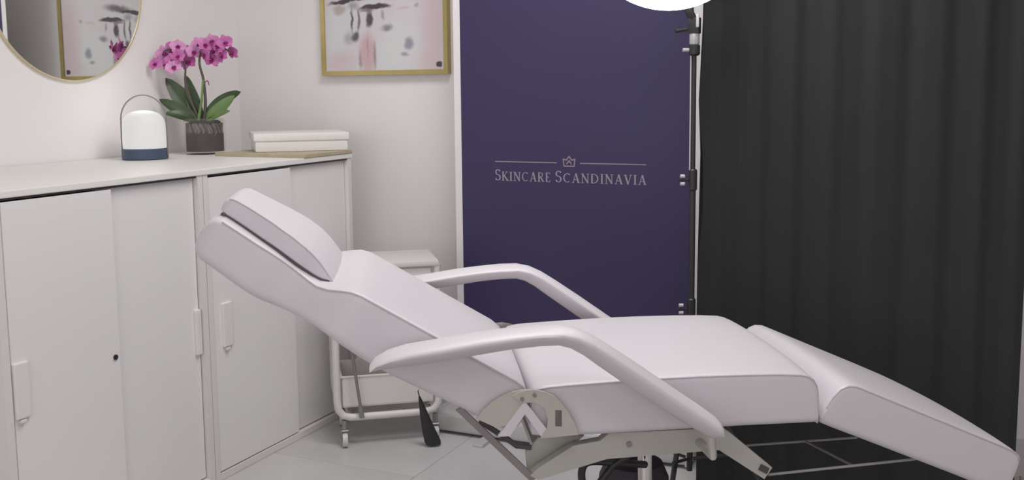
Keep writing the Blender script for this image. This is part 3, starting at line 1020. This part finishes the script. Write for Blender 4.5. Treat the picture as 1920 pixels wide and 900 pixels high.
# leg rest support rods
for v, w0, w1 in ((0.05, 0.425, 0.442), (0.33, 0.385, 0.392)):
    MB().tube([(0.168, v, w0), (0.50, v, w1), (0.53, v, w1 + 0.03)], 0.0030, 8).build('leg_rest_rod', 'rodgrey', chair, True)
MB().tube([(0.36, 0.05, 0.434), (0.37, 0.33, 0.389)], 0.0028, 8).build('rod_brace', 'rod', chair, True)
MB().tube([(0.150, 0.04, 0.440), (0.168, 0.05, 0.427), (0.168, 0.33, 0.385), (0.150, 0.52, 0.440)], 0.004, 8).build('rod_yoke', 'rod', chair, True)
# lift column, pump housing, pedal, base
UC, VC = -0.05, 0.28
MB().cyl((UC, VC - 0.02, 0.06), (UC, VC - 0.02, 0.52), 0.0175, 24).build('lift_column', 'chrome', chair, True)
MB().lathe([(0.20, 0.06), (0.15, 0.10), (0.090, 0.20), (0.085, 0.31), (0.070, 0.345), (0.030, 0.358), (0.005, 0.360)], 36, (UC, VC + 0.09, 0)).build('pump_housing', 'plum', chair, True)
MB().lathe([(0.30, 0.0), (0.305, 0.01), (0.295, 0.035), (0.20, 0.062), (0.05, 0.066)], 48, (UC, VC, 0)).build('base', 'plum', chair, True)
pd = MB()
pd.tube(curve3([(-0.060, 0.22, 0.395), (-0.13, 0.16, 0.425), (-0.195, 0.15, 0.436), (-0.217, 0.15, 0.425), (-0.219, 0.15, 0.390), (-0.200, 0.15, 0.330)], 6), 0.0085, 10)
pd.build('pedal_lever', 'black', chair, True)
MB().tube([(-0.105, 0.15, 0.452), (-0.150, 0.15, 0.425), (-0.185, 0.15, 0.380), (-0.21, 0.15, 0.33)], 0.0085, 10).build('pedal_bar', 'black', chair, True)
MB().tube([(-0.212, 0.15, 0.448), (-0.160, 0.15, 0.438), (-0.115, 0.16, 0.432)], 0.006, 10).build('release_lever', 'black', chair, True)

# ------------------------------------------------------------------ trolley beside the cabinet end
cw, cd = 0.34, 0.24
t = thing('rolling_trolley', 'white metal rolling trolley between the cabinet and the banner', 'trolley', (-1.970, 2.878, 0), math.radians(36.8))
r = 0.0135
loop = []
for (px, py) in ((0, 0), (cw, 0), (cw, cd), (0, cd)):
    loop.append((px, py))
# two U shaped tube frames: left and right posts joined by the low front and back rails
for yy in (0.0, cd):
    p = [(-0.012, yy, 0.64), (-0.012, yy, 0.30), (-0.012, yy, 0.17), (-0.008, yy, 0.135), (0.008, yy, 0.112), (0.035, yy, 0.104), (cw / 2, yy, 0.104), (cw - 0.035, yy, 0.104), (cw - 0.008, yy, 0.112), (cw + 0.008, yy, 0.135), (cw + 0.012, yy, 0.17), (cw + 0.012, yy, 0.64)]
    MB().tube(p, r, 10).build('tube_frame', 'cart', t, True)
for xx in (0.03, cw - 0.03):
    MB().tube([(xx, 0.0, 0.104), (xx, cd, 0.104)], 0.010, 10).build('side_rail', 'cart', t, True)


def tray(z0, z1, name):
    b_ = MB()
    b_.bbox(0.004, cw - 0.004, 0.010, cd - 0.010, z0, z0 + 0.006, 0.002)
    for (a, c, e, g) in ((0.004, cw - 0.004, 0.010, 0.015), (0.004, cw - 0.004, cd - 0.015, cd - 0.010), (0.004, 0.009, 0.010, cd - 0.010), (cw - 0.009, cw - 0.004, 0.010, cd - 0.010)):
        b_.box(a, c, e, g, z0, z1)
    o = b_.build(name, 'cart', t)
    MB().tube([(0.004, 0.010, z1), (cw - 0.004, 0.010, z1), (cw - 0.004, cd - 0.010, z1), (0.004, cd - 0.010, z1)], 0.004, 6, closed=True).build('tray_rim', 'cart', o, True)
    return o


tray(0.138, 0.248, 'tray')
tray(0.400, 0.480, 'tray')
dr = MB().bbox(0.002, cw - 0.002, 0.004, cd - 0.004, 0.560, 0.634, 0.003).build('drawer', 'cart', t)
MB().bbox(0.010, cw - 0.010, -0.001, 0.006, 0.566, 0.628, 0.002).build('drawer_front', 'cab', dr)
MB().bbox(-0.018, cw + 0.018, -0.016, cd + 0.012, 0.636, 0.656, 0.006).build('top_shelf', 'cart', t, True)
for (px, py) in ((0.012, 0.0), (cw - 0.004, 0.0), (0.012, cd), (cw - 0.004, cd)):
    wh = MB().tube([(px - 0.009, py - 0.006, 0.026), (px + 0.009, py - 0.006, 0.026)], 0.026, 20).build('caster_wheel', 'wheel', t, True, 30)
    fk = MB()
    fk.cyl((px, py, 0.055), (px, py, 0.095), 0.010, 12)
    fk.bbox(px - 0.013, px - 0.010, py - 0.014, py + 0.008, 0.022, 0.060, 0.001, 1)
    fk.bbox(px + 0.010, px + 0.013, py - 0.014, py + 0.008, 0.022, 0.060, 0.001, 1)
    fk.bbox(px - 0.013, px + 0.013, py - 0.014, py + 0.010, 0.054, 0.062, 0.002, 1)
    fk.build('caster_fork', 'greymetal', wh)
MB().tube([(0.046, -0.018, 0.330), (0.062, -0.020, 0.195), (0.073, -0.020, 0.108)], 0.0055, 10).build('brace_rod', 'rod', t, True)
MB().tube([(0.068, -0.020, 0.150), (0.073, -0.020, 0.106)], 0.0085, 10).build('rod_clamp', 'greymetal', t, True)

# black tapered pouch leaning on the trolley
t = thing('black_pouch', 'black tapered pouch leaning against the front of the white trolley', 'pouch', (-1.668, 3.005, 0), math.radians(36.8))
rings = []
for z, xx, hw in ((0.006, 0.0, 0.026), (0.02, -0.004, 0.029), (0.06, -0.016, 0.024), (0.12, -0.032, 0.015), (0.17, -0.044, 0.007), (0.185, -0.047, 0.004)):
    rings.append([(xx + hw * math.cos(2 * PI * q / 14), 0.012 * math.sin(2 * PI * q / 14) * (0.5 + hw / 0.06), z) for q in range(14)])
MB().loft(rings).build('body', 'black', t, True, 60)
MB().tube([(-0.047, 0, 0.183), (-0.052, 0, 0.205), (-0.047, 0, 0.215), (-0.042, 0, 0.205), (-0.047, 0, 0.183)], 0.002, 6).build('loop', 'black', t, True)
